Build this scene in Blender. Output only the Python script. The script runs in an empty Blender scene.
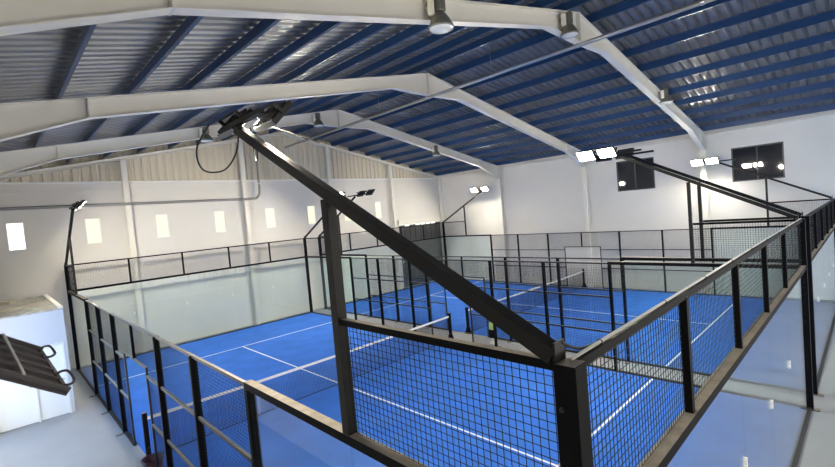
import bpy, bmesh, math, random
from mathutils import Vector, Matrix
random.seed(4)
S = bpy.context.scene
COL = S.collection
PI = math.pi

# ------------------------------------------------------------------ materials
def mat(name, color, rough=0.5, metal=0.0, spec=0.5, noise=0.0, nscale=3.0, bump=0.0, bscale=60.0, top_sheen=None):
    m = bpy.data.materials.new(name); m.use_nodes = True
    nt = m.node_tree; N = nt.nodes; L = nt.links
    b = N['Principled BSDF']
    b.inputs['Base Color'].default_value = (*color, 1)
    b.inputs['Roughness'].default_value = rough
    b.inputs['Metallic'].default_value = metal
    b.inputs['Specular IOR Level'].default_value = spec
    tc = N.new('ShaderNodeTexCoord')
    last = None
    if noise > 0:
        n = N.new('ShaderNodeTexNoise'); n.inputs['Scale'].default_value = nscale; n.inputs['Detail'].default_value = 5
        L.new(tc.outputs['Object'], n.inputs['Vector'])
        r = N.new('ShaderNodeMapRange')
        r.inputs['From Min'].default_value = 0.3; r.inputs['From Max'].default_value = 0.7
        r.inputs['To Min'].default_value = 1 - noise; r.inputs['To Max'].default_value = 1 + noise * .6
        L.new(n.outputs['Fac'], r.inputs['Value'])
        h = N.new('ShaderNodeMix'); h.data_type = 'RGBA'; h.blend_type = 'MULTIPLY'
        h.inputs['Factor'].default_value = 1
        h.inputs['A'].default_value = (*color, 1)
        L.new(r.outputs['Result'], h.inputs['B'])
        last = h.outputs['Result']
        L.new(last, b.inputs['Base Color'])
    if top_sheen:  # tan on upward faces paints in the grazing reflection of the lamps
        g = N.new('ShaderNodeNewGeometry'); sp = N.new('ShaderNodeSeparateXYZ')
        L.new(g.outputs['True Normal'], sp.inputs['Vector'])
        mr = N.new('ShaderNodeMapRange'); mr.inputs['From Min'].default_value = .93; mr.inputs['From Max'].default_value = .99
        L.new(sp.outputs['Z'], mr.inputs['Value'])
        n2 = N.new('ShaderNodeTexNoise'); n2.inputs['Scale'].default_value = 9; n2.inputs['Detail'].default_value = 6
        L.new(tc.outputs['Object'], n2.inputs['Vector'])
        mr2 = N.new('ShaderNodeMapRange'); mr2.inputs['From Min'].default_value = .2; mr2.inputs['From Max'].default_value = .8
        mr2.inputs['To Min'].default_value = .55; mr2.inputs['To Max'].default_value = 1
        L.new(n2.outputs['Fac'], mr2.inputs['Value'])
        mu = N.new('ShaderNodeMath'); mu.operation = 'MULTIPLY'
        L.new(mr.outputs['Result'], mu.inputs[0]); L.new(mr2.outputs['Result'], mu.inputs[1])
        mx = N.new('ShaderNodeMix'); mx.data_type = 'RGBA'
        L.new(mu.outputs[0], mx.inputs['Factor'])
        mx.inputs['A'].default_value = (*color, 1); mx.inputs['B'].default_value = (*top_sheen, 1)
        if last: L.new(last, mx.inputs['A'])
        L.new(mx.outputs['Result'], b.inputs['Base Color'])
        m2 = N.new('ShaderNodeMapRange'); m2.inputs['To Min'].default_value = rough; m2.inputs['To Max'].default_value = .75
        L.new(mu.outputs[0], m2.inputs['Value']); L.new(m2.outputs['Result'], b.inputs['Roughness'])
    if bump > 0:
        n = N.new('ShaderNodeTexNoise'); n.inputs['Scale'].default_value = bscale; n.inputs['Detail'].default_value = 4
        L.new(tc.outputs['Object'], n.inputs['Vector'])
        bp = N.new('ShaderNodeBump'); bp.inputs['Strength'].default_value = bump; bp.inputs['Distance'].default_value = .01
        L.new(n.outputs['Fac'], bp.inputs['Height']); L.new(bp.outputs['Normal'], b.inputs['Normal'])
    return m

def emis(name, color, strength):
    m = bpy.data.materials.new(name); m.use_nodes = True
    b = m.node_tree.nodes['Principled BSDF']
    b.inputs['Base Color'].default_value = (.1, .1, .1, 1)
    b.inputs['Emission Color'].default_value = (*color, 1)
    b.inputs['Emission Strength'].default_value = strength
    return m

def glass(name, tint, refl=1.0):
    m = bpy.data.materials.new(name); m.use_nodes = True
    nt = m.node_tree; N = nt.nodes; L = nt.links
    N.remove(N['Principled BSDF'])
    out = N['Material Output']
    t = N.new('ShaderNodeBsdfTransparent'); t.inputs['Color'].default_value = (*tint, 1)
    g = N.new('ShaderNodeBsdfGlossy'); g.inputs['Roughness'].default_value = .02; g.inputs['Color'].default_value = (refl, refl, refl, 1)
    f = N.new('ShaderNodeFresnel'); ge = N.new('ShaderNodeNewGeometry'); ir = N.new('ShaderNodeMapRange')
    ir.inputs['To Min'].default_value = 1.4; ir.inputs['To Max'].default_value = 1 / 1.4   # same index seen from both faces of a thin pane
    L.new(ge.outputs['Backfacing'], ir.inputs['Value']); L.new(ir.outputs['Result'], f.inputs['IOR'])
    mx = N.new('ShaderNodeMixShader')
    L.new(f.outputs['Fac'], mx.inputs['Fac']); L.new(t.outputs[0], mx.inputs[1]); L.new(g.outputs[0], mx.inputs[2])
    L.new(mx.outputs[0], out.inputs['Surface'])
    return m

def sc(r, g, b):
    f = lambda c: (c / 255 / 12.92) if c / 255 <= .04045 else ((c / 255 + .055) / 1.055) ** 2.4
    return (f(r), f(g), f(b))

M = {}
M['black'] = mat('black_powder_coat', (.006, .006, .007), .5, spec=.06, top_sheen=(.36, .33, .28))
M['rail'] = mat('black_rail_paint', (.006, .006, .007), .5, spec=.07)
M['mast'] = mat('black_mast_paint', (.013, .013, .012), .42, spec=.2)
M['frame'] = mat('dark_frame', (.02, .02, .022), .4, top_sheen=(.50, .49, .46))
M['wire'] = mat('black_wire', (.008, .008, .010), .5, spec=.12)
M['net'] = mat('net_cord', (.014, .016, .03), .8)
M['band'] = mat('white_band', (.82, .82, .80), .7)
M['turf'] = mat('blue_turf', sc(62, 119, 218), .9, spec=.12, noise=.13, nscale=1.3, bump=.5, bscale=260)
M['line'] = mat('white_turf_line', (.82, .85, .88), .85, noise=.05, nscale=8)
M['wall'] = mat('white_wall', (.715, .695, .65), .75, spec=.2, noise=.035, nscale=.7)
M['clad'] = mat('cream_cladding', (.64, .58, .46), .55, spec=.3, noise=.03, nscale=.8)
M['steel'] = mat('white_steel', (.76, .74, .67), .45, noise=.04, nscale=1.2)
M['purlin'] = mat('blue_purlin', (.016, .055, .15), .3, spec=.55, noise=.08, nscale=2)
M['roof'] = mat('grey_roof_sheet', (.23, .24, .26), .36, metal=.55, noise=.18, nscale=1.1)
M['floor'] = mat('concrete_floor', (.30, .325, .365), .5, spec=.4, noise=.08, nscale=.6, bump=.06, bscale=30)
M['pipe'] = mat('galvanised_pipe', (.46, .46, .46), .3, metal=.8)
M['conduit'] = mat('grey_conduit', (.25, .25, .24), .5)
M['lamp'] = mat('lamp_housing', (.20, .20, .17), .35, metal=.5)
M['lampglass'] = mat('lamp_lens', (.62, .66, .66), .15)
M['flood'] = mat('flood_housing', (.014, .014, .015), .4)
M['lens'] = emis('flood_lens', (1, .905, .73), 400)
M['pane'] = emis('daylight_pane', (1, .96, .70), .9)
M['panew'] = emis('daylight_pane_white', (1, .99, .93), 1.5)
M['darkpane'] = mat('dark_pane', (.018, .02, .024), .03, spec=.6)
M['darkframe'] = mat('dark_window_frame', (.05, .052, .055), .4)
M['shutter'] = mat('dark_shutter', (.075, .08, .082), .55, noise=.15, nscale=1.5)
M['glass'] = glass('clear_glass', (.955, .985, .975))
M['clip'] = mat('white_clip', (.85, .85, .85), .35)
M['door'] = mat('white_door', (.86, .88, .89), .45)
M['boothwall'] = mat('pale_blue_grey_wall', (.58, .62, .70), .6)
M['trimw'] = mat('white_trim', (.82, .82, .8), .5)
M['roofdust'] = mat('dusty_roof', (.46, .46, .42), .85, noise=.4, nscale=4)
M['debris'] = mat('offcut', (.50, .47, .38), .8, noise=.2, nscale=8)
M['cable'] = mat('black_cable', (.01, .01, .01), .5)
M['wcable'] = mat('pale_cable', (.86, .86, .84), .3)
M['purple'] = mat('dark_purple_plastic', (.055, .02, .05), .5)
M['lime'] = mat('yellow_green_plastic', (.50, .62, .16), .5)
M['pale'] = mat('pale_grey_plastic', (.6, .6, .58), .5)
M['fin'] = mat('grey_black_fin', (.065, .058, .062), .45)
M['base'] = mat('turf_edge', (.015, .016, .02), .6)

# ------------------------------------------------------------------ mesh helpers
def BM(): return bmesh.new()
def hexa(bm, v8):
    vs = [bm.verts.new(v) for v in v8]
    for f in ((0, 3, 2, 1), (4, 5, 6, 7), (0, 1, 5, 4), (1, 2, 6, 5), (2, 3, 7, 6), (3, 0, 4, 7)):
        bm.faces.new([vs[i] for i in f])
def box(bm, x0, x1, y0, y1, z0, z1):
    hexa(bm, [(x0, y0, z0), (x1, y0, z0), (x1, y1, z0), (x0, y1, z0), (x0, y0, z1), (x1, y0, z1), (x1, y1, z1), (x0, y1, z1)])
    return bm
def bx(*a): return box(BM(), *a)
def bar(bm, p0, p1, w, h, up=(0, 0, 1)):
    p0 = Vector(p0); p1 = Vector(p1); d = (p1 - p0).normalized(); up = Vector(up)
    s = d.cross(up)
    if s.length < 1e-4: s = d.cross(Vector((1, 0, 0)))
    s.normalize(); t = s.cross(d).normalized(); s = s * w / 2; t = t * h / 2
    hexa(bm, [p0 - s - t, p0 + s - t, p0 + s + t, p0 - s + t, p1 - s - t, p1 + s - t, p1 + s + t, p1 - s + t])
    return bm
def tube(bm, pts, r, n=8):
    pts = [Vector(p) for p in pts]; rings = []
    for i, p in enumerate(pts):
        d = (pts[min(i + 1, len(pts) - 1)] - pts[max(i - 1, 0)]).normalized()
        a = d.cross(Vector((0, 0, 1)))
        if a.length < 1e-3: a = d.cross(Vector((1, 0, 0)))
        a.normalize(); b = d.cross(a)
        rings.append([bm.verts.new(p + a * r * math.cos(2 * PI * k / n) + b * r * math.sin(2 * PI * k / n)) for k in range(n)])
    for i in range(len(rings) - 1):
        for k in range(n):
            bm.faces.new([rings[i][k], rings[i][(k + 1) % n], rings[i + 1][(k + 1) % n], rings[i + 1][k]])
    bm.faces.new(rings[0][::-1]); bm.faces.new(rings[-1])
    return bm
def smooth_path(pts, n=6):
    pts = [Vector(p) for p in pts]; out = []
    P = [pts[0]] + pts + [pts[-1]]
    for i in range(1, len(P) - 2):
        for k in range(n):
            t = k / n; a, b, c, d = P[i - 1], P[i], P[i + 1], P[i + 2]
            out.append(.5 * ((2 * b) + (c - a) * t + (2 * a - 5 * b + 4 * c - d) * t * t + (3 * b - a - 3 * c + d) * t ** 3))
    out.append(pts[-1]); return out
def lathe(bm, prof, c, n=24):
    rings = []
    for r, z in prof:
        rings.append([bm.verts.new((c[0] + r * math.cos(2 * PI * k / n), c[1] + r * math.sin(2 * PI * k / n), c[2] + z)) for k in range(n)])
    for i in range(len(rings) - 1):
        for k in range(n):
            bm.faces.new([rings[i][k], rings[i][(k + 1) % n], rings[i + 1][(k + 1) % n], rings[i + 1][k]])
    bm.faces.new(rings[0][::-1]); bm.faces.new(rings[-1])
    return bm

def wpos(o):
    v = Vector(o.location)
    while o.parent: o = o.parent; v += Vector(o.location)
    return v
def obj(name, bm, m, parent=None, label=None, bevel=0, smooth=False):
    if parent is not None:
        off = wpos(parent)
        for v in bm.verts: v.co -= off
    bmesh.ops.recalc_face_normals(bm, faces=bm.faces[:])
    me = bpy.data.meshes.new(name); bm.to_mesh(me); bm.free()
    if smooth:
        for p in me.polygons: p.use_smooth = True
    me.materials.append(M[m] if isinstance(m, str) else m)
    o = bpy.data.objects.new(name, me); COL.objects.link(o)
    if parent is not None: o.parent = parent
    if label: o['label'] = label
    if bevel:
        md = o.modifiers.new('bevel', 'BEVEL'); md.width = bevel; md.segments = 2; md.limit_method = 'ANGLE'
    return o
def tag(o, label, cat, group=None):
    o['label'] = label; o['category'] = cat
    if group: o['group'] = group
    return o
def thing(name, label, cat, loc, group=None):
    o = bpy.data.objects.new(name, None); COL.objects.link(o); o.location = loc
    o.empty_display_size = .2
    return tag(o, label, cat, group)
def struct(name, bm, m, **k):
    o = obj(name, bm, m, **k); o['kind'] = 'structure'; return o

# ------------------------------------------------------------------ hall dimensions
XL, XR, YN, YF = -2.4, 21.4, -6.8, 20.5
RX, RZ, SL = 9.5, 9.62, 0.203
def ztop(x): return RZ - SL * abs(x - RX)

struct('floor', bx(XL - .2, XR + .2, YN - .2, YF + .2, -.12, 0), 'floor')

# far gable wall with seven daylight slits and a broad dark shuttered doorway
WX = [-1.25, 1.04, 3.50, 5.95, 8.48, 10.87, 13.28, 15.62]
WW, WZ0, WZ1 = .50, 4.70, 5.71
DX0, DX1, DZ = 17.2, 21.15, 4.10
def wall_bm():
    b = BM(); y0, y1 = YF, YF + .16
    xs = [XL]
    for x in WX: xs += [x - WW / 2, x + WW / 2]
    xs += [XR]
    for i in range(0, len(xs), 2): box(b, xs[i], xs[i + 1], y0, y1, WZ0, WZ1)
    box(b, XL, XR, y0, y1, WZ1, 7.12)
    box(b, XL, DX0, y0, y1, 0, WZ0); box(b, DX1, XR, y0, y1, 0, WZ0); box(b, DX0, DX1, y0, y1, DZ, WZ0)
    return b
struct('wall_far', wall_bm(), 'wall')
def clad_bm():
    b = BM(); p = .30; x = XL; pts = []
    while x < XR - .01:
        pts += [(x, 0), (x + .16, 0), (x + .20, .045), (x + .26, .045)]; x += p
    pts.append((XR, 0))
    lo = []; hi = []
    for px_, d in pts:
        px_ = min(px_, XR)
        lo.append(b.verts.new((px_, YF - .005 + d, 7.12))); hi.append(b.verts.new((px_, YF - .005 + d, ztop(px_) + .3)))
    for i in range(len(lo) - 1): b.faces.new([lo[i], lo[i + 1], hi[i + 1], hi[i]])
    return b
struct('wall_gable', clad_bm(), 'clad')
struct('trim_1', bx(XL, XR - .02, YF - .05, YF - .002, 7.09, 7.16), 'trimw')
struct('trim_2', bx(XL, XR - .02, YF - .025, YF - .002, 6.80, 6.84), 'wall')
for i, x in enumerate(WX):
    w = bpy.data.objects.new('window_%d' % (i + 1), None); COL.objects.link(w); w.location = (x, YF, WZ0); w['kind'] = 'structure'
    f = BM(); a, c = x - WW / 2, x + WW / 2; y0, y1 = YF - .012, YF + .07
    for q in ((a, a + .03, y0, y1, WZ0, WZ1), (c - .03, c, y0, y1, WZ0, WZ1), (a + .03, c - .03, y0, y1, WZ0, WZ0 + .03), (a + .03, c - .03, y0, y1, WZ1 - .03, WZ1)): box(f, *q)
    obj('window_frame', f, 'trimw', w)
    obj('pane', bx(a + .03, c - .03, YF + .035, YF + .05, WZ0 + .03, WZ1 - .03), 'panew' if i < 1 else 'pane', w)

# right wall with two dark windows
RW = [(1.45, 3.22, 4.95, 6.41), (6.33, 8.11, 5.00, 6.52)]
def rwall():
    b = BM(); x0, x1 = XR, XR + .16
    box(b, x0, x1, YN, YF + .16, 0, 4.95); box(b, x0, x1, YN, YF + .16, 6.52, 7.6)
    ys = [YN, 1.45, 3.22, 6.33, 8.11, YF + .16]
    for i in range(0, 6, 2): box(b, x0, x1, ys[i], ys[i + 1], 4.95, 6.52)
    box(b, x0, x1, 1.45, 3.22, 6.41, 6.52); box(b, x0, x1, 6.33, 8.11, 4.95, 5.0)
    return b
struct('wall_right', rwall(), 'wall')
struct('trim_3', bx(XR - .02, XR - .001, YN, YF, 6.66, 6.72), 'wall')
for i, (a, c, z0, z1) in enumerate(RW):
    w = bpy.data.objects.new('window_%d' % (i + 9), None); COL.objects.link(w); w.location = (XR, (a + c) / 2, z0); w['kind'] = 'structure'
    f = BM(); x0, x1 = XR - .01, XR + .08
    mid = (a + c) / 2
    for q in ((a, a + .05, z0, z1), (c - .05, c, z0, z1), (mid - .025, mid + .025, z0 + .05, z1 - .05), (a + .05, c - .05, z0, z0 + .05), (a + .05, c - .05, z1 - .05, z1)):
        box(f, x0, x1, q[0], q[1], q[2], q[3])
    obj('window_frame', f, 'darkframe', w)
    obj('pane', bx(XR + .03, XR + .045, a + .05, mid - .025, z0 + .05, z1 - .05), 'darkpane', w)
    obj('pane', bx(XR + .03, XR + .045, mid + .025, c - .05, z0 + .05, z1 - .05), 'darkpane', w)

# left wall (just outside the view) with the open vehicle doorway that lets the daylight in, and the near wall
def lwall():
    b = BM(); x0, x1 = XL - .16, XL
    box(b, x0, x1, YN, 9.6, 0, 7.6); box(b, x0, x1, 14.7, YF + .16, 0, 7.6); box(b, x0, x1, 9.6, 14.7, 4.6, 7.6)
    return b
struct('wall_left', lwall(), 'wall')
def nwall():
    b = BM(); y0, y1 = YN - .16, YN
    box(b, XL, .5, y0, y1, 0, 9.9); box(b, 18.5, XR, y0, y1, 0, 9.9); box(b, .5, 18.5, y0, y1, 6.2, 9.9)  # wide unseen opening behind the camera, added to let in fill light
    return b
struct('wall_near', nwall(), 'wall')

# ------------------------------------------------------------------ roof
PH = .22
def roof():
    b = BM(); prof = []; y = YN
    while y < YF:
        prof += [(y, 0), (y + .13, 0), (y + .155, .07), (y + .225, .07)]; y += .25
    prof.append((YF + .1, 0))
    cols = []
    for yy, d in prof:
        cols.append([b.verts.new((x, yy, ztop(x) + PH + .01 + d)) for x in (XL - .2, RX, XR + .2)])
    for i in range(len(cols) - 1):
        for k in range(2): b.faces.new([cols[i][k], cols[i + 1][k], cols[i + 1][k + 1], cols[i][k + 1]])
    return b
struct('ceiling', roof(), 'roof')

ordn = ['first', 'second', 'third', 'fourth', 'fifth', 'sixth', 'seventh', 'eighth', 'ninth', 'tenth', 'eleventh']
def purlin(x, s):
    b = BM(); z = ztop(x); t = .012; F = .05
    # Z section: web with a lower flange towards the eave and an upper flange towards the ridge
    y0, y1 = YN, YF - .02
    box(b, x - t / 2, x + t / 2, y0, y1, z + .0, z + PH)
    lo = (x, x + s * F); hi = (x - s * F, x)
    box(b, min(lo), max(lo), y0, y1, z, z + t)
    box(b, min(hi), max(hi), y0, y1, z + PH - t, z + PH)
    box(b, x + s * F - t / 2, x + s * F + t / 2, y0, y1, z, z + .03)
    return b
for s, side in ((-1, 'left'), (1, 'right')):
    for k in range(10):
        x = RX + s * (.65 + 1.2 * k)
        o = obj('roof_purlin', purlin(x, s), 'purlin')
        tag(o, '%s blue roof purlin counted down the %s slope from the ridge' % (ordn[k], side), 'purlin', 'blue roof purlins of the %s slope' % side)
struct('trim_4', bx(XR - .16, XR - .005, YN, YF - .05, 7.13, 7.20), 'wall')

def isect(b, x0, z0a, z0b, x1, z1a, z1b, y, fw=.2, tf=.016, tw=.012):
    """I section piece lying in the plane y: bottom z?a, top z?b at both ends"""
    def slab(za0, zb0, za1, zb1, w):
        hexa(b, [(x0, y - w / 2, za0), (x1, y - w / 2, za1), (x1, y + w / 2, za1), (x0, y + w / 2, za0),
                 (x0, y - w / 2, zb0), (x1, y - w / 2, zb1), (x1, y + w / 2, zb1), (x0, y + w / 2, zb0)])
    slab(z0a, z0a + tf, z1a, z1a + tf, fw); slab(z0b - tf, z0b, z1b - tf, z1b, fw); slab(z0a + tf, z0b - tf, z1a + tf, z1b - tf, tw)
D = .40
FY = [4.22, 9.72, 15.22]
fl = ['white steel portal frame nearest the camera', 'middle one of the three white steel portal frames', 'white steel portal frame nearest the far gable wall']
for y, lab in zip(FY, fl):
    t = thing('portal_frame', lab + ', holding up the roof', 'roof frame', (RX, y, 0), 'white portal frames')
    for s in (-1, 1):
        xw = XL if s < 0 else XR
        xk = xw - s * 2.08; xa = RX + s * 1.6; xi = xw - s * (.30 if s > 0 else .14)
        b = BM()
        isect(b, xi, 6.50, ztop(xi), xk, ztop(xk) - D, ztop(xk), y)
        isect(b, xk, ztop(xk) - D, ztop(xk), xa, ztop(xa) - D, ztop(xa), y)
        isect(b, xa, ztop(xa) - D, ztop(xa), RX, 8.86, ztop(RX), y)
        obj('rafter', b, 'steel', t)
        c = BM()
        xo = xw - s * .004
        a0, a1 = min(xi, xo), max(xi, xo)
        zb = 3.0 if (s < 0 and y > 15) else 0.012
        box(c, a0, a0 + .016, y - .11, y + .11, zb, ztop(xi)); box(c, a1 - .016, a1, y - .11, y + .11, zb, ztop(xo)); box(c, a0 + .016, a1 - .016, y - .006, y + .006, zb, ztop(xo))
        box(c, a0 + .016, a1 - .016, y - .10, y + .10, 6.50, 6.515)
        obj('column', c, 'steel', t)
        p = bx(xk - .02, xk + .02, y - .11, y + .11, ztop(xk) - D - .005, ztop(xk) + .0)
        obj('splice_plate', p, 'steel', t)
    obj('splice_plate', bx(RX - .018, RX + .018, y - .11, y + .11, 8.84, RZ), 'steel', t)

# gable end frame: columns and a thin raking rafter against the far wall
gl = {2.27: 'white gable column between the second and third daylight windows', 7.21: 'white gable column right of the fourth daylight window, behind the mast top',
      12.13: 'white gable column right of the sixth daylight window', 16.74: 'white gable column left of the dark shuttered doorway'}
for x, lab in gl.items():
    b = BM(); y1 = YF - .052; y0 = y1 - .17
    box(b, x - .10, x + .10, y0, y0 + .014, .0, ztop(x) - .16); box(b, x - .10, x + .10, y1 - .014, y1, 0, ztop(x) - .16); box(b, x - .006, x + .006, y0 + .014, y1 - .014, 0, ztop(x) - .16)
    tag(obj('gable_column', b, 'steel'), lab, 'column', 'white gable wall columns')
b = BM(); x = XR - .14; y1 = YF - .055
box(b, x - .10, x + .10, y1 - .2, y1, 0, 7.1)
tag(obj('corner_column', b, 'steel'), 'white column in the far right corner of the hall', 'column')
for s in (-1, 1):
    xw = XL + .02 if s < 0 else XR - .02
    b = BM(); isect(b, xw, ztop(xw) - .16, ztop(xw), RX, RZ - .16, RZ, YF - .15, .16)
    tag(obj('gable_rafter', b, 'steel'), 'thin white raking beam on top of the far gable wall, %s of the ridge' % ('left' if s < 0 else 'right'), 'beam')

# ridge duct pipe
b = BM(); tube(b, [(9.52, YN, 8.80), (9.52, YF - .3, 8.80)], .055, 12)
t = thing('ridge_pipe', 'long galvanised pipe hung along the roof just under the ridge', 'pipe', (9.52, 7, 8.80))
obj('pipe', b, 'pipe', t, smooth=True)
for y in (1.4, 4.22, 7.0, 9.72, 12.4, 15.22, 18):
    b = BM(); tube(b, [(9.52, y - .03, 8.80), (9.52, y + .03, 8.80)], .066, 12); obj('collar', b, 'pipe', t)
    if y not in FY:
        b = BM(); tube(b, [(9.52, y, 8.86), (9.52, y, RZ + PH)], .006, 6); obj('hanger_rod', b, 'pipe', t)

# high bay lamps
def highbay(x, y, z0, z1, lab):
    t = thing('high_bay_lamp', lab, 'lamp', (x, y, z1), 'unlit high bay lamps on the frames')
    h = z1 - z0
    obj('gear_box', bx(x - .075, x + .075, y - .08, y + .08, z0 + h * .52, z1), 'lamp', t, bevel=.012)
    b = lathe(BM(), [(.06, h * .52), (.09, h * .47), (.125, h * .38), (.165, h * .27), (.20, h * .14), (.225, h * .05), (.225, .02), (.215, .0), (.205, .02)], (x, y, z0))
    obj('reflector', b, 'lamp', t, smooth=True)
    b = lathe(BM(), [(.204, .018), (.204, .004), (.16, -.02), (.08, -.036), (.01, -.04)], (x, y, z0))
    obj('lamp_lens', b, 'lampglass', t, smooth=True)
    obj('bracket', bx(x - .19, x - .13, y + .0, y + .10, z1 - .34, z1 - .06), 'steel', t)
    obj('mounting_arm', bx(x - .13, x + .05, y + .04, y + .2, z1 - .14, z1 - .08), 'lamp', t)
highbay(3.90, 4.02, 7.90, 8.47, 'unlit high bay lamp on the nearest roof frame, well left of the ridge')
highbay(8.66, 4.02, 8.80, 9.36, 'unlit high bay lamp on the nearest roof frame, close to the ridge pipe')
highbay(15.74, 4.02, 7.95, 8.44, 'unlit high bay lamp on the nearest roof frame, on the right slope')
highbay(3.78, 15.02, 7.92, 8.40, 'unlit high bay lamp on the farthest roof frame, left of the mast top')
highbay(8.35, 15.02, 8.78, 9.32, 'unlit high bay lamp on the farthest roof frame, just left of the ridge')
highbay(15.42, 15.02, 7.75, 8.28, 'unlit high bay lamp on the farthest roof frame, on the right slope')

# conduit across the gable wall
b = BM(); tube(b, smooth_path([(XL, YF - .3, 6.2), (2, YF - .3, 6.2), (5.5, YF - .3, 6.2), (7.45, YF - .3, 6.2), (7.78, YF - .3, 6.3), (7.9, YF - .3, 6.6), (7.9, YF - .3, 7.6), (7.9, YF - .3, 9.05)]), .058, 8)
tag(obj('conduit_pipe', b, 'conduit', smooth=True), 'grey conduit running above the daylight windows and turning up the gable', 'pipe')

# dark shuttered doorway in the gable
d = bpy.data.objects.new('door_1', None); COL.objects.link(d); d.location = ((DX0 + DX1) / 2, YF, 0); d['kind'] = 'structure'
n = 8; w = (DX1 - DX0) / n
for k in range(n):
    zt = DZ - (.10 if k in (1, 3, 4, 5, 6) else .02)
    obj('shutter_panel', bx(DX0 + k * w + .008, DX0 + (k + 1) * w - .008, YF + .04, YF + .08, 0, zt), 'shutter', d)
    obj('slat', bx(DX0 + k * w - .03, DX0 + k * w + .03, YF + .0, YF + .04, 2.9, DZ - .02), 'darkframe', d)
obj('daylight_gap', bx(DX0, DX1, YF + .10, YF + .11, DZ - .2, DZ), 'panew', d)
struct('trim_5', bx(DX0 - .1, XR - .3, YF - .12, YF - .03, DZ + .02, DZ + .34), 'steel')

# ------------------------------------------------------------------ courts
def wiremesh(b, plane, c, a0, a1, z0, z1, pitch=.05, r=.0017):
    """square wire grid in plane x=c or y=c"""
    def v(a, d, z): return (c + d, a, z) if plane == 'x' else (a, c + d, z)
    def wire(p0, p1, vert):
        if vert:
            q = [(-r, -r), (r, -r), (r, r), (-r, r)]
            lo = [b.verts.new(v(p0[0] + e, f, p0[1])) for e, f in q]; hi = [b.verts.new(v(p1[0] + e, f, p1[1])) for e, f in q]
        else:
            q = [(-r, -r), (r, -r), (r, r), (-r, r)]
            lo = [b.verts.new(v(p0[0], f, p0[1] + e)) for e, f in q]; hi = [b.verts.new(v(p1[0], f, p1[1] + e)) for e, f in q]
        for i in range(4): b.faces.new([lo[i], lo[(i + 1) % 4], hi[(i + 1) % 4], hi[i]])
    n = max(1, round((a1 - a0) / pitch))
    for i in range(n + 1):
        a = a0 + (a1 - a0) * i / n; wire((a, z0), (a, z1), True)
    n = max(1, round((z1 - z0) / pitch))
    for i in range(n + 1):
        z = z0 + (z1 - z0) * i / n; wire((a0, z), (a1, z), False)
    return b

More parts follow.
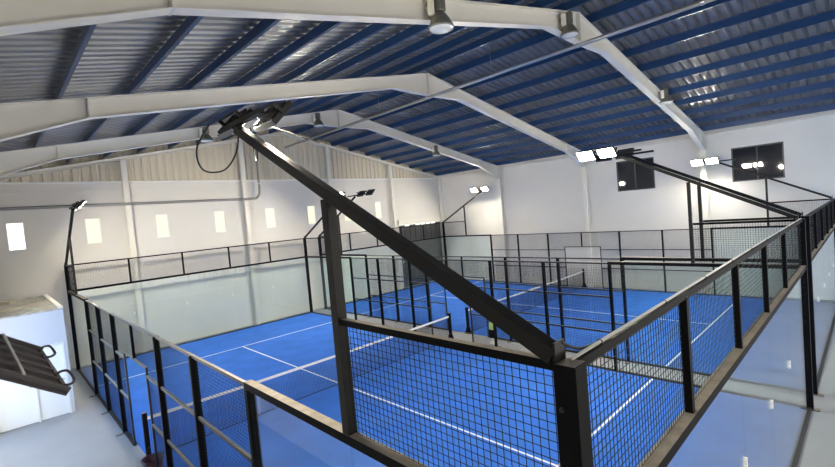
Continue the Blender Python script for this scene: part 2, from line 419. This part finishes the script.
def court(ox, which):
    x0, x1 = ox, ox + 10
    T = thing('playing_surface', 'blue artificial turf of the %s padel court with white lines' % which, 'court', (ox + 5, 10, 0), None)
    obj('turf', bx(x0 + .06, x1 - .06, .06, 19.94, 0.0, .014), 'turf', T)
    z0, z1 = .0135, .0165
    for (a, b_, c, d_) in ((x0 + .07, x1 - .07, 3.025, 3.075), (x0 + .07, x1 - .07, 16.925, 16.975), (ox + 4.975, ox + 5.025, 3.075, 16.925)):
        obj('court_line', bx(a, b_, c, d_, z0, z1), 'line', T, 'white court line')
    # net
    n = thing('padel_net', 'black padel net with a white top band across the %s court' % which, 'net', (ox + 5, 10, 0), 'padel nets')
    for s, xx in ((1, x0 + .06), (-1, x1 - .06)):
        p = BM(); box(p, xx - .045, xx + .045, 9.96, 10.04, 0, 1.02)
        box(p, xx - .07, xx + .07, 9.85, 10.15, 0, .03)
        for dy in (-1, 1):   # gusset
            vs = [(xx - .03, 10 + dy * .04, .03), (xx + .03, 10 + dy * .04, .03), (xx + .03, 10 + dy * .14, .03), (xx - .03, 10 + dy * .14, .03)]
            hexa(p, vs + [(xx - .03, 10 + dy * .04, .26), (xx + .03, 10 + dy * .04, .26), (xx + .03, 10 + dy * .05, .26), (xx - .03, 10 + dy * .05, .26)])
        obj('net_post', p, 'black', n)
    xa, xb = x0 + .105, x1 - .105
    m = BM(); wiremesh(m, 'y', 10.0, xa, xb, .03, .83, .045, .0022); obj('netting', m, 'net', n)
    # band sags slightly in the middle
    bb = BM(); K = 20
    for side in (-1, 1):
        pass
    ring = []
    for i in range(K + 1):
        x = xa + (xb - xa) * i / K; u = (i / K - .5) * 2; zt = .885 + .035 * u * u
        ring.append([bb.verts.new((x, 10 - .008, zt - .065)), bb.verts.new((x, 10 + .008, zt - .065)), bb.verts.new((x, 10 + .008, zt)), bb.verts.new((x, 10 - .008, zt))])
    for i in range(K):
        for k in range(4): bb.faces.new([ring[i][k], ring[i][(k + 1) % 4], ring[i + 1][(k + 1) % 4], ring[i + 1][k]])
    obj('top_band', bb, 'band', n)
    obj('ground_cord', bx(xa, xb, 9.99, 10.01, .018, .032), 'net', n)

    # end walls of glass with a metre of mesh above
    for end, yy, so in (('near', 0, -1), ('far', 20, 1)):
        lab = {('near', 'left'): 'closest glass and mesh end wall, running right from the big corner post',
               ('near', 'right'): 'glass and mesh end wall at the right edge of the picture, beyond the nearest end wall',
               ('far', 'left'): 'far glass end wall of the left court under the daylight windows',
               ('far', 'right'): 'far glass end wall of the right court before the dark shutter'}[(end, which)]
        e = thing('court_end_wall', lab, 'fence', (ox + 5, yy, 0), 'glass end walls of the courts')
        xs = [0, 2, 4, 6, 8, 10]
        if end == 'near' and which == 'left': xs = [0, 1.87, 3.73, 5.52, 7.36, 10]
        for i in range(len(xs) - 1):
            a, c = ox + xs[i], ox + xs[i + 1]
            obj('glass_panel', bx(a + (.066 if i == 0 else .006), c - (.066 if i == len(xs) - 2 else .006), yy - .006, yy + .006, .045, 2.955), 'glass', e)
            m = BM(); wiremesh(m, 'y', yy - so * .02, a + .04, c - .04, 3.05, 3.96); obj('mesh_panel', m, 'wire', e)
            if 0 < i:
                obj('post', bx(a - .03, a + .03, yy - .03, yy + .03, 3.04, 3.965), 'black', e)
                cl = BM()
                for zc in (1.74,):
                    box(cl, a - .028, a + .028, yy - .018, yy + .018, zc - .02, zc - .004); box(cl, a - .014, a + .014, yy - .018, yy + .018, zc - .004, zc + .05)
                    box(cl, a - .036, a + .008, yy - .018, yy + .018, zc - .045, zc - .02); box(cl, a - .004, a + .03, yy - .018, yy + .018, zc + .05, zc + .066)
                obj('glass_clip', cl, 'clip', e, 'white glass clip')
        for xx in (x0, x1):
            obj('corner_post', bx(xx - .06, xx + .06, yy - .06, yy + .06, .012, 4.0), 'black', e, bevel=.004)
            obj('foot_plate', bx(xx - .08, xx + .08, yy + so * .06 - .1, yy + so * .06 + .1, 0, .012), 'black', e)
            bo = BM()
            for z in (3.15, 3.45, 3.78):
                tube(bo, [(xx + .06, yy - .02, z), (xx + .078, yy - .02, z)], .012, 8); tube(bo, [(xx - .06, yy + .02, z), (xx - .078, yy + .02, z)], .012, 8)
            obj('bolt', bo, 'cable', e)
        obj('mid_rail', bx(x0 + .06, x1 - .06, yy - .05, yy + .05, 2.96, 3.04), 'black', e)
        obj('top_rail', bx(x0 + .06, x1 - .06, yy - .025, yy + .025, 3.95, 4.0), 'rail', e)
        obj('base_rail', bx(x0 + .06, x1 - .06, yy - .035, yy + .035, 0, .05), 'base', e)
        if end == 'near' and which == 'left':
            cb = BM(); tube(cb, [(x0 + .02, -.005, 4.014), (x0 + 5, .004, 4.016), (x1 - .1, -.002, 4.014)], .009, 8)
            obj('power_cable', cb, 'wcable', e, 'pale cable lying along the top rail', smooth=True)
            for k in range(9):
                tb = BM(); xx = x0 + .35 + k * 1.08; tube(tb, [(xx - .006, 0, 4.008), (xx + .006, 0, 4.008)], .018, 8); obj('cable_tie', tb, 'cable', e)

    # side fences
    for side, xx, so in (('left', x0, -1), ('right', x1, 1)):
        lab = {('left', 'left'): 'left side fence of the left court, running from the big corner post towards the booth',
               ('left', 'right'): 'side fence of the left court standing along the grey strip between the courts',
               ('right', 'left'): 'side fence of the right court standing along the grey strip between the courts',
               ('right', 'right'): 'side fence of the right court in front of the right hall wall'}[(which, side)]
        f = thing('court_side_fence', lab, 'fence', (xx, 10, 0), 'side fences of the courts')
        for (a, c) in ((0, 2), (2, 4), (16, 18), (18, 20)):
            obj('glass_panel', bx(xx - .006, xx + .006, a + (.066 if a == 0 else .006), c - (.066 if c == 20 else (.036 if c == 4 else .006)) , .045, 2.955) if a != 16 else bx(xx - .006, xx + .006, 16.036, 17.994, .045, 2.955), 'glass', f)
        for (a, c, s0, s1) in ((0, 2, .06, .05), (18, 20, .05, .06)):
            m = BM(); wiremesh(m, 'x', xx - so * .02, a + s0, c - s1, 3.05, 3.95); obj('mesh_panel', m, 'wire', f)
            obj('top_rail', bx(xx - .025, xx + .025, a + s0, c - s1, 3.95, 4.0), 'black', f)
        obj('mid_rail', bx(xx - .05, xx + .05, .06, 4.03, 2.96, 3.04), 'black', f, bevel=.003)
        obj('mid_rail', bx(xx - .05, xx + .05, 15.97, 19.94, 2.96, 3.04), 'black', f, bevel=.003)
        obj('base_rail', bx(xx - .035, xx + .035, .06, 8.98, 0, .045), 'base', f)
        obj('base_rail', bx(xx - .035, xx + .035, 11.02, 19.94, 0, .045), 'base', f)
        for yy in (4, 6, 8, 12, 14, 16):
            obj('post', bx(xx - .05, xx + .05, yy - .03, yy + .03, 0, 2.96 if yy in (4, 16) else 3.0), 'black', f)
            fp = BM(); box(fp, xx + so * .05 - .02 if so > 0 else xx - .20, xx + .20 if so > 0 else xx - .03, yy - .05, yy + .05, 0, .012)
            obj('foot_plate', fp, 'black', f)
        obj('header_post', bx(xx - .025, xx + .025, 9.975, 10.025, 2.22, 2.97), 'black', f)
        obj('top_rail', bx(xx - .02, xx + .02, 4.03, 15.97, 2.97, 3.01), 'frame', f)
        df = BM()
        for yy in (9, 11): box(df, xx - .02, xx + .02, yy - .02, yy + .02, 0, 2.24)
        box(df, xx - .02, xx + .02, 9.02, 10.98, 2.20, 2.24)
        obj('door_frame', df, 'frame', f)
        for (a, c, z0_, z1_) in ((4, 6, .05, 2.97), (6, 8, .05, 2.97), (8, 9, .05, 2.97), (11, 12, .05, 2.97), (12, 14, .05, 2.97), (14, 16, .05, 2.97), (9, 10, 2.24, 2.97), (10, 11, 2.24, 2.97)):
            m = BM(); wiremesh(m, 'x', xx - so * .025, a + .03, c - .03, z0_, z1_); obj('mesh_panel', m, 'wire', f)
            if z0_ < 1:
                for z in (1.08, 2.06):
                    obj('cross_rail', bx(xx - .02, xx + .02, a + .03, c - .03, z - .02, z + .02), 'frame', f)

    # light masts at the four corners
    for end, yc, dy in (('near', 0, 1), ('far', 20, -1)):
        for side, xx, inw in (('left', x0, 1), ('right', x1, -1)):
            lab = {('left', 'near', 'left'): 'big black light mast rising from the nearest corner post',
                   ('left', 'near', 'right'): 'black light mast with two lit floodlights left of the smaller dark window',
                   ('right', 'near', 'left'): 'black light mast with unlit floodlight backs in front of the smaller dark window',
                   ('right', 'near', 'right'): 'black light mast whose two lit floodlights hang left of the larger dark window',
                   ('left', 'far', 'left'): 'black light mast at the far left corner beside the white booth',
                   ('left', 'far', 'right'): 'black light mast in the far right corner of the left court',
                   ('right', 'far', 'left'): 'black light mast at the far left corner of the right court, showing dark floodlight backs',
                   ('right', 'far', 'right'): 'black light mast in the far right corner of the hall with two lit floodlights'}[(which, end, side)]
            t = thing('light_mast', lab, 'light mast', (xx, yc, 4.0), 'black floodlight masts')
            P0 = Vector((xx, yc + dy * .07, 4.025)); P1 = Vector((xx, yc + dy * 3.58, 5.84))
            big = (which, end, side) == ('left', 'near', 'left')
            w_ = .09 if big else .075
            hp = .045 if big else .034
            obj('beam', bar(BM(), P0, P1, w_, w_), 'mast', t, bevel=.004)
            ya, yz = sorted((yc + dy * .045, yc + dy * .058))
            obj('joint_plate', bx(xx - .05, xx + .05, ya, yz, 4.0, 4.10), 'mast', t)
            zb = 4.025 + (1.93 / 3.51) * 1.815 - .05
            obj('support_post', bx(xx - hp, xx + hp, yc + dy * 2 - hp, yc + dy * 2 + hp, 3.04, zb), 'mast', t, bevel=.003)
            spots = {('near', 'left', 'left'): ((-.06, 3.86), (.16, 3.4))}.get((end, which, side), ((0, 3.8), (0, 4.36)) if end == 'near' else (((0, 3.9), (0, 4.6)) if (which, side) == ('right', 'left') else ((0, 3.12), (0, 3.95))))
            z2 = 5.90
            ym = yc + dy * max(3.55, max(q_[1] for q_ in spots) + .05)
            obj('lamp_arm', bx(xx - .03, xx + .03, min(ym, yc + dy * 3.0), max(ym, yc + dy * 3.0), z2 - .02, z2 + .03), 'mast', t)
            for ddx, ddy in spots:
                nrm = Vector((inw * .72, 0, -.68)).normalized()
                yk = yc + dy * ddy
                C = Vector((xx + ddx + inw * .16, yk, z2 + .06))
                sx = nrm.cross(Vector((0, 0, 1))).normalized(); sz = sx.cross(nrm).normalized()
                fb = BM()
                def q(a, b_, c): return C + sx * a + sz * b_ + nrm * c
                W, H = .22, .16
                hexa(fb, [q(-W, -H, -.03), q(W, -H, -.03), q(W, H, -.03), q(-W, H, -.03), q(-W, -H, .03), q(W, -H, .03), q(W, H, .03), q(-W, H, .03)])
                for j in range(7):
                    a = -W + .04 + j * (2 * W - .08) / 6
                    hexa(fb, [q(a - .006, -H + .02, -.06), q(a + .006, -H + .02, -.06), q(a + .006, H - .02, -.06), q(a - .006, H - .02, -.06), q(a - .006, -H + .02, -.029), q(a + .006, -H + .02, -.029), q(a + .006, H - .02, -.029), q(a - .006, H - .02, -.029)])
                fo = obj('floodlight', fb, 'flood', t)
                lb = BM(); hexa(lb, [q(-W + .02, -H + .02, .028), q(W - .02, -H + .02, .028), q(W - .02, H - .02, .028), q(-W + .02, H - .02, .028), q(-W + .02, -H + .02, .034), q(W - .02, -H + .02, .034), q(W - .02, H - .02, .034), q(-W + .02, H - .02, .034)])
                obj('lens', lb, 'lens', fo, 'glowing lens')
                br = BM(); bar(br, (xx + ddx * .0, yk, z2), C - nrm * .07, .035, .03); bar(br, q(-W - .012, 0, 0), q(-W - .012, 0, -.12), .02, .04); bar(br, q(W + .012, 0, 0), q(W + .012, 0, -.12), .02, .04); bar(br, q(-W - .02, 0, -.12), q(W + .02, 0, -.12), .03, .02)
                obj('bracket', br, 'flood', t)
            if which == 'left' and end == 'near' and side == 'left':
                for pts in ([(-.30, 3.55, 5.86), (-.42, 3.62, 5.62), (-.36, 3.66, 5.42), (-.16, 3.64, 5.42), (-.04, 3.58, 5.6), (-.02, 3.5, 5.84)],
                            [(.10, 3.5, 5.85), (.12, 3.5, 5.55), (.1, 3.4, 5.5), (.06, 3.3, 5.66)],
                            [(.02, .05, 4.09), (.16, .03, 4.02), (.3, .0, 4.014)],
                            [(.25, 3.5, 5.9), (.9, 3.45, 5.72), (1.7, 3.4, 5.95), (2.2, 3.4, 6.1)][:2]):
                    cb = BM(); tube(cb, smooth_path(pts, 7), .009, 6); obj('cable', cb, 'cable', t, smooth=True)

court(0, 'left')
court(10.9, 'right')

# ------------------------------------------------------------------ booth at the far left
booth_x1, by0, by1, bz = -.66, 14.95, 19.95, 3.0
t = thing('booth', 'white flat-roofed booth at the far left, beside the end of the side fence', 'booth', ((XL + booth_x1) / 2, by0, 0))
xw = XL + .02
b = BM(); d0, d1, d2, dz = -2.26, -1.43, -.76, 2.02
box(b, xw, d0, by0, by0 + .1, 0, bz - .04); box(b, d2, booth_x1, by0, by0 + .1, 0, bz - .04); box(b, d0, d2, by0, by0 + .1, dz, bz - .04)
box(b, booth_x1 - .1, booth_x1, by0 + .1, by1, 0, bz - .04); box(b, xw, booth_x1 - .1, by1 - .1, by1, 0, bz - .04)
obj('wall', b, 'boothwall', t)
obj('roof', bx(xw, booth_x1, by0, by1, bz - .04, bz), 'roofdust', t)
obj('parapet_edge', bx(booth_x1 - .1, booth_x1 + .01, by0, by1, bz, bz + .04), 'trimw', t)
for (a, c) in ((d0, d1), (d1, d2)):
    o = obj('door', bx(a + .012, c - .012, by0 + .03, by0 + .075, .015, dz - .012), 'door', t)
    obj('door_handle', bx(c - .13, c - .05, by0 - .02, by0 + .03, 1.0, 1.03), 'pipe', o)
fr = BM()
for x in (d0, d1, d2): box(fr, x - .022, x + .022, by0 - .012, by0 + .02, 0, dz + .03)
box(fr, d0, d2, by0 - .012, by0 + .02, dz - .0, dz + .03)
obj('door_trim', fr, 'trimw', t)
for i, (x, y, l, r_, h, lab) in enumerate(((-1.55, 16.6, .9, .3, .05, 'flat wooden offcut lying on the left part of the booth roof'), (-1.0, 17.9, .7, 1.2, .06, 'short offcut lying on the booth roof near its right edge'), (-1.75, 18.6, .5, 2.2, .09, 'small offcut lying at the back of the booth roof'))):
    b = BM(); dx, dy = math.cos(r_) * l / 2, math.sin(r_) * l / 2
    bar(b, (x - dx, y - dy, bz + h / 2), (x + dx, y + dy, bz + h / 2), .16, h); tag(obj('wood_offcut', b, 'debris'), lab, 'offcut')

# finned panel on the left wall
TR = Vector((-1.761, 3.66, 3.964)); Lv = Vector((-.233, -.042, .173)); Wv = Vector((.066, -.976, -.137))
Lv = Lv - Wv * (Lv.dot(Wv) / Wv.dot(Wv))
Ln = Lv.normalized(); Wn = Wv.normalized(); Nn = Ln.cross(Wn).normalized()
if Nn.z < 0: Nn = -Nn
LEN = .64; WID = Wv.length
def fp(a, b_, c): return TR + Ln * a + Wn * b_ + Nn * c
def fbox(b, a0, a1, b0, b1, c0, c1):
    hexa(b, [fp(a0, b0, c0), fp(a1, b0, c0), fp(a1, b1, c0), fp(a0, b1, c0), fp(a0, b0, c1), fp(a1, b0, c1), fp(a1, b1, c1), fp(a0, b1, c1)])
t = thing('finned_panel', 'black ribbed metal panel with two loop handles, jutting in at the left edge', 'panel', fp(LEN, WID / 2, -.04))
b = BM(); fbox(b, .0, LEN, 0, WID, -.042, -.012); fbox(b, 0, LEN, 0, .025, -.03, .014); fbox(b, 0, LEN, WID - .025, WID, -.03, .014); fbox(b, 0, .03, .025, WID - .025, -.03, .0)
obj('tray', b, 'fin', t)
for k in range(4):
    b = BM(); c = WID * (k + 1) / 5; fbox(b, .03, LEN, c - .012, c + .012, -.03, .008); obj('fin', b, 'fin', t)
b = BM(); fbox(b, .275, .295, .0, WID, .0145, .024); obj('cross_bar', b, 'pipe', t, 'pale metal cross bar')
for c in (.14, WID - .2):
    b = BM()
    pts = [(.02, c - .12), (0, c - .14), (-.022, c - .11), (-.026, c), (-.022, c + .11), (0, c + .14), (.02, c + .12)]
    tube(b, smooth_path([fp(a, e, .02 - a) for a, e in pts], 4), .009, 6); obj('handle', b, 'fin', t)
b = BM(); bar(b, fp(LEN - .05, WID / 2, -.04), (XL + .004, fp(LEN, WID / 2, 0).y, fp(LEN, WID / 2, -.05).z), .06, .04); obj('wall_bracket', b, 'fin', t)

# basket by the left net post
cx, cy = -.02, 9.28
t = thing('ball_basket', 'dark purple round basket on the floor beside the net post', 'basket', (cx, cy, 0))
obj('body', lathe(BM(), [(.15, 0), (.17, .1), (.20, .30), (.185, .30), (.155, .1), (.14, .02)], (cx, cy, 0)), 'purple', t, smooth=True)
b = BM(); tube(b, [(cx + .195 * math.cos(a * PI / 12), cy + .195 * math.sin(a * PI / 12), .305) for a in range(25)], .012, 6); obj('rim', b, 'purple', t, smooth=True)

# small stand between the courts
cx, cy = 10.42, 8.42
t = thing('bottle_stand', 'small black stand with a yellow-green top on the grey strip between the courts', 'stand', (cx, cy, 0))
obj('foot', lathe(BM(), [(.14, 0), (.14, .03), (.06, .05), (.05, .2), (.04, .2)], (cx, cy, 0)), 'pale', t)
obj('body', bx(cx - .1, cx + .1, cy - .1, cy + .1, .2, .5), 'black', t, bevel=.01)
obj('bottle', lathe(BM(), [(.10, .5), (.115, .53), (.115, .70), (.08, .75), (.04, .77)], (cx, cy, 0)), 'lime', t, smooth=True)
obj('nozzle', lathe(BM(), [(.03, .77), (.03, .85), (.05, .86), (.05, .88), (.02, .89)], (cx, cy, 0)), 'pale', t)

# ------------------------------------------------------------------ world, camera
W = bpy.data.worlds.new('sky'); S.world = W; W.use_nodes = True
wn = W.node_tree; bg = wn.nodes['Background']
tcw = wn.nodes.new('ShaderNodeTexCoord'); sx_ = wn.nodes.new('ShaderNodeSeparateXYZ'); mr_ = wn.nodes.new('ShaderNodeMapRange'); mx_ = wn.nodes.new('ShaderNodeMix'); mx_.data_type = 'RGBA'
wn.links.new(tcw.outputs['Generated'], sx_.inputs['Vector']); wn.links.new(sx_.outputs['X'], mr_.inputs['Value'])
mr_.inputs['From Min'].default_value = -.8; mr_.inputs['From Max'].default_value = -.3
mx_.inputs['A'].default_value = (.42, .68, 1.08, 1); mx_.inputs['B'].default_value = (.80, .75, .68, 1)   # clear sky to the west, warm fill tone added to the south for the near opening
wn.links.new(mr_.outputs['Result'], mx_.inputs['Factor']); wn.links.new(mx_.outputs['Result'], bg.inputs['Color'])
bg.inputs['Strength'].default_value = 3.6

cam = bpy.data.cameras.new('camera'); co = bpy.data.objects.new('camera', cam); COL.objects.link(co); S.camera = co
cam.sensor_width = 36; cam.sensor_fit = 'HORIZONTAL'; cam.lens = 443.4845927562192 * 36 / 835
cam.clip_start = .05; cam.clip_end = 200
yaw, pit, rol = 0.8034376230437672, -0.04583792450456546, -0.08658443030286996
f = Vector((math.cos(yaw) * math.cos(pit), math.sin(yaw) * math.cos(pit), math.sin(pit)))
r = f.cross(Vector((0, 0, 1))).normalized(); u = r.cross(f)
r2 = r * math.cos(rol) + u * math.sin(rol); u2 = -r * math.sin(rol) + u * math.cos(rol)
mw = Matrix(((r2.x, u2.x, -f.x, -1.9927524), (r2.y, u2.y, -f.y, -1.0702643), (r2.z, u2.z, -f.z, 4.7982569), (0, 0, 0, 1)))
co.matrix_world = mw
S.view_settings.view_transform = 'Standard'; S.view_settings.look = 'None'; S.view_settings.gamma = 1; S.view_settings.exposure = 0.22
S.view_settings.use_curve_mapping = False
S.cycles.transparent_max_bounces = 40
S.cycles.max_bounces = 8; S.cycles.diffuse_bounces = 5
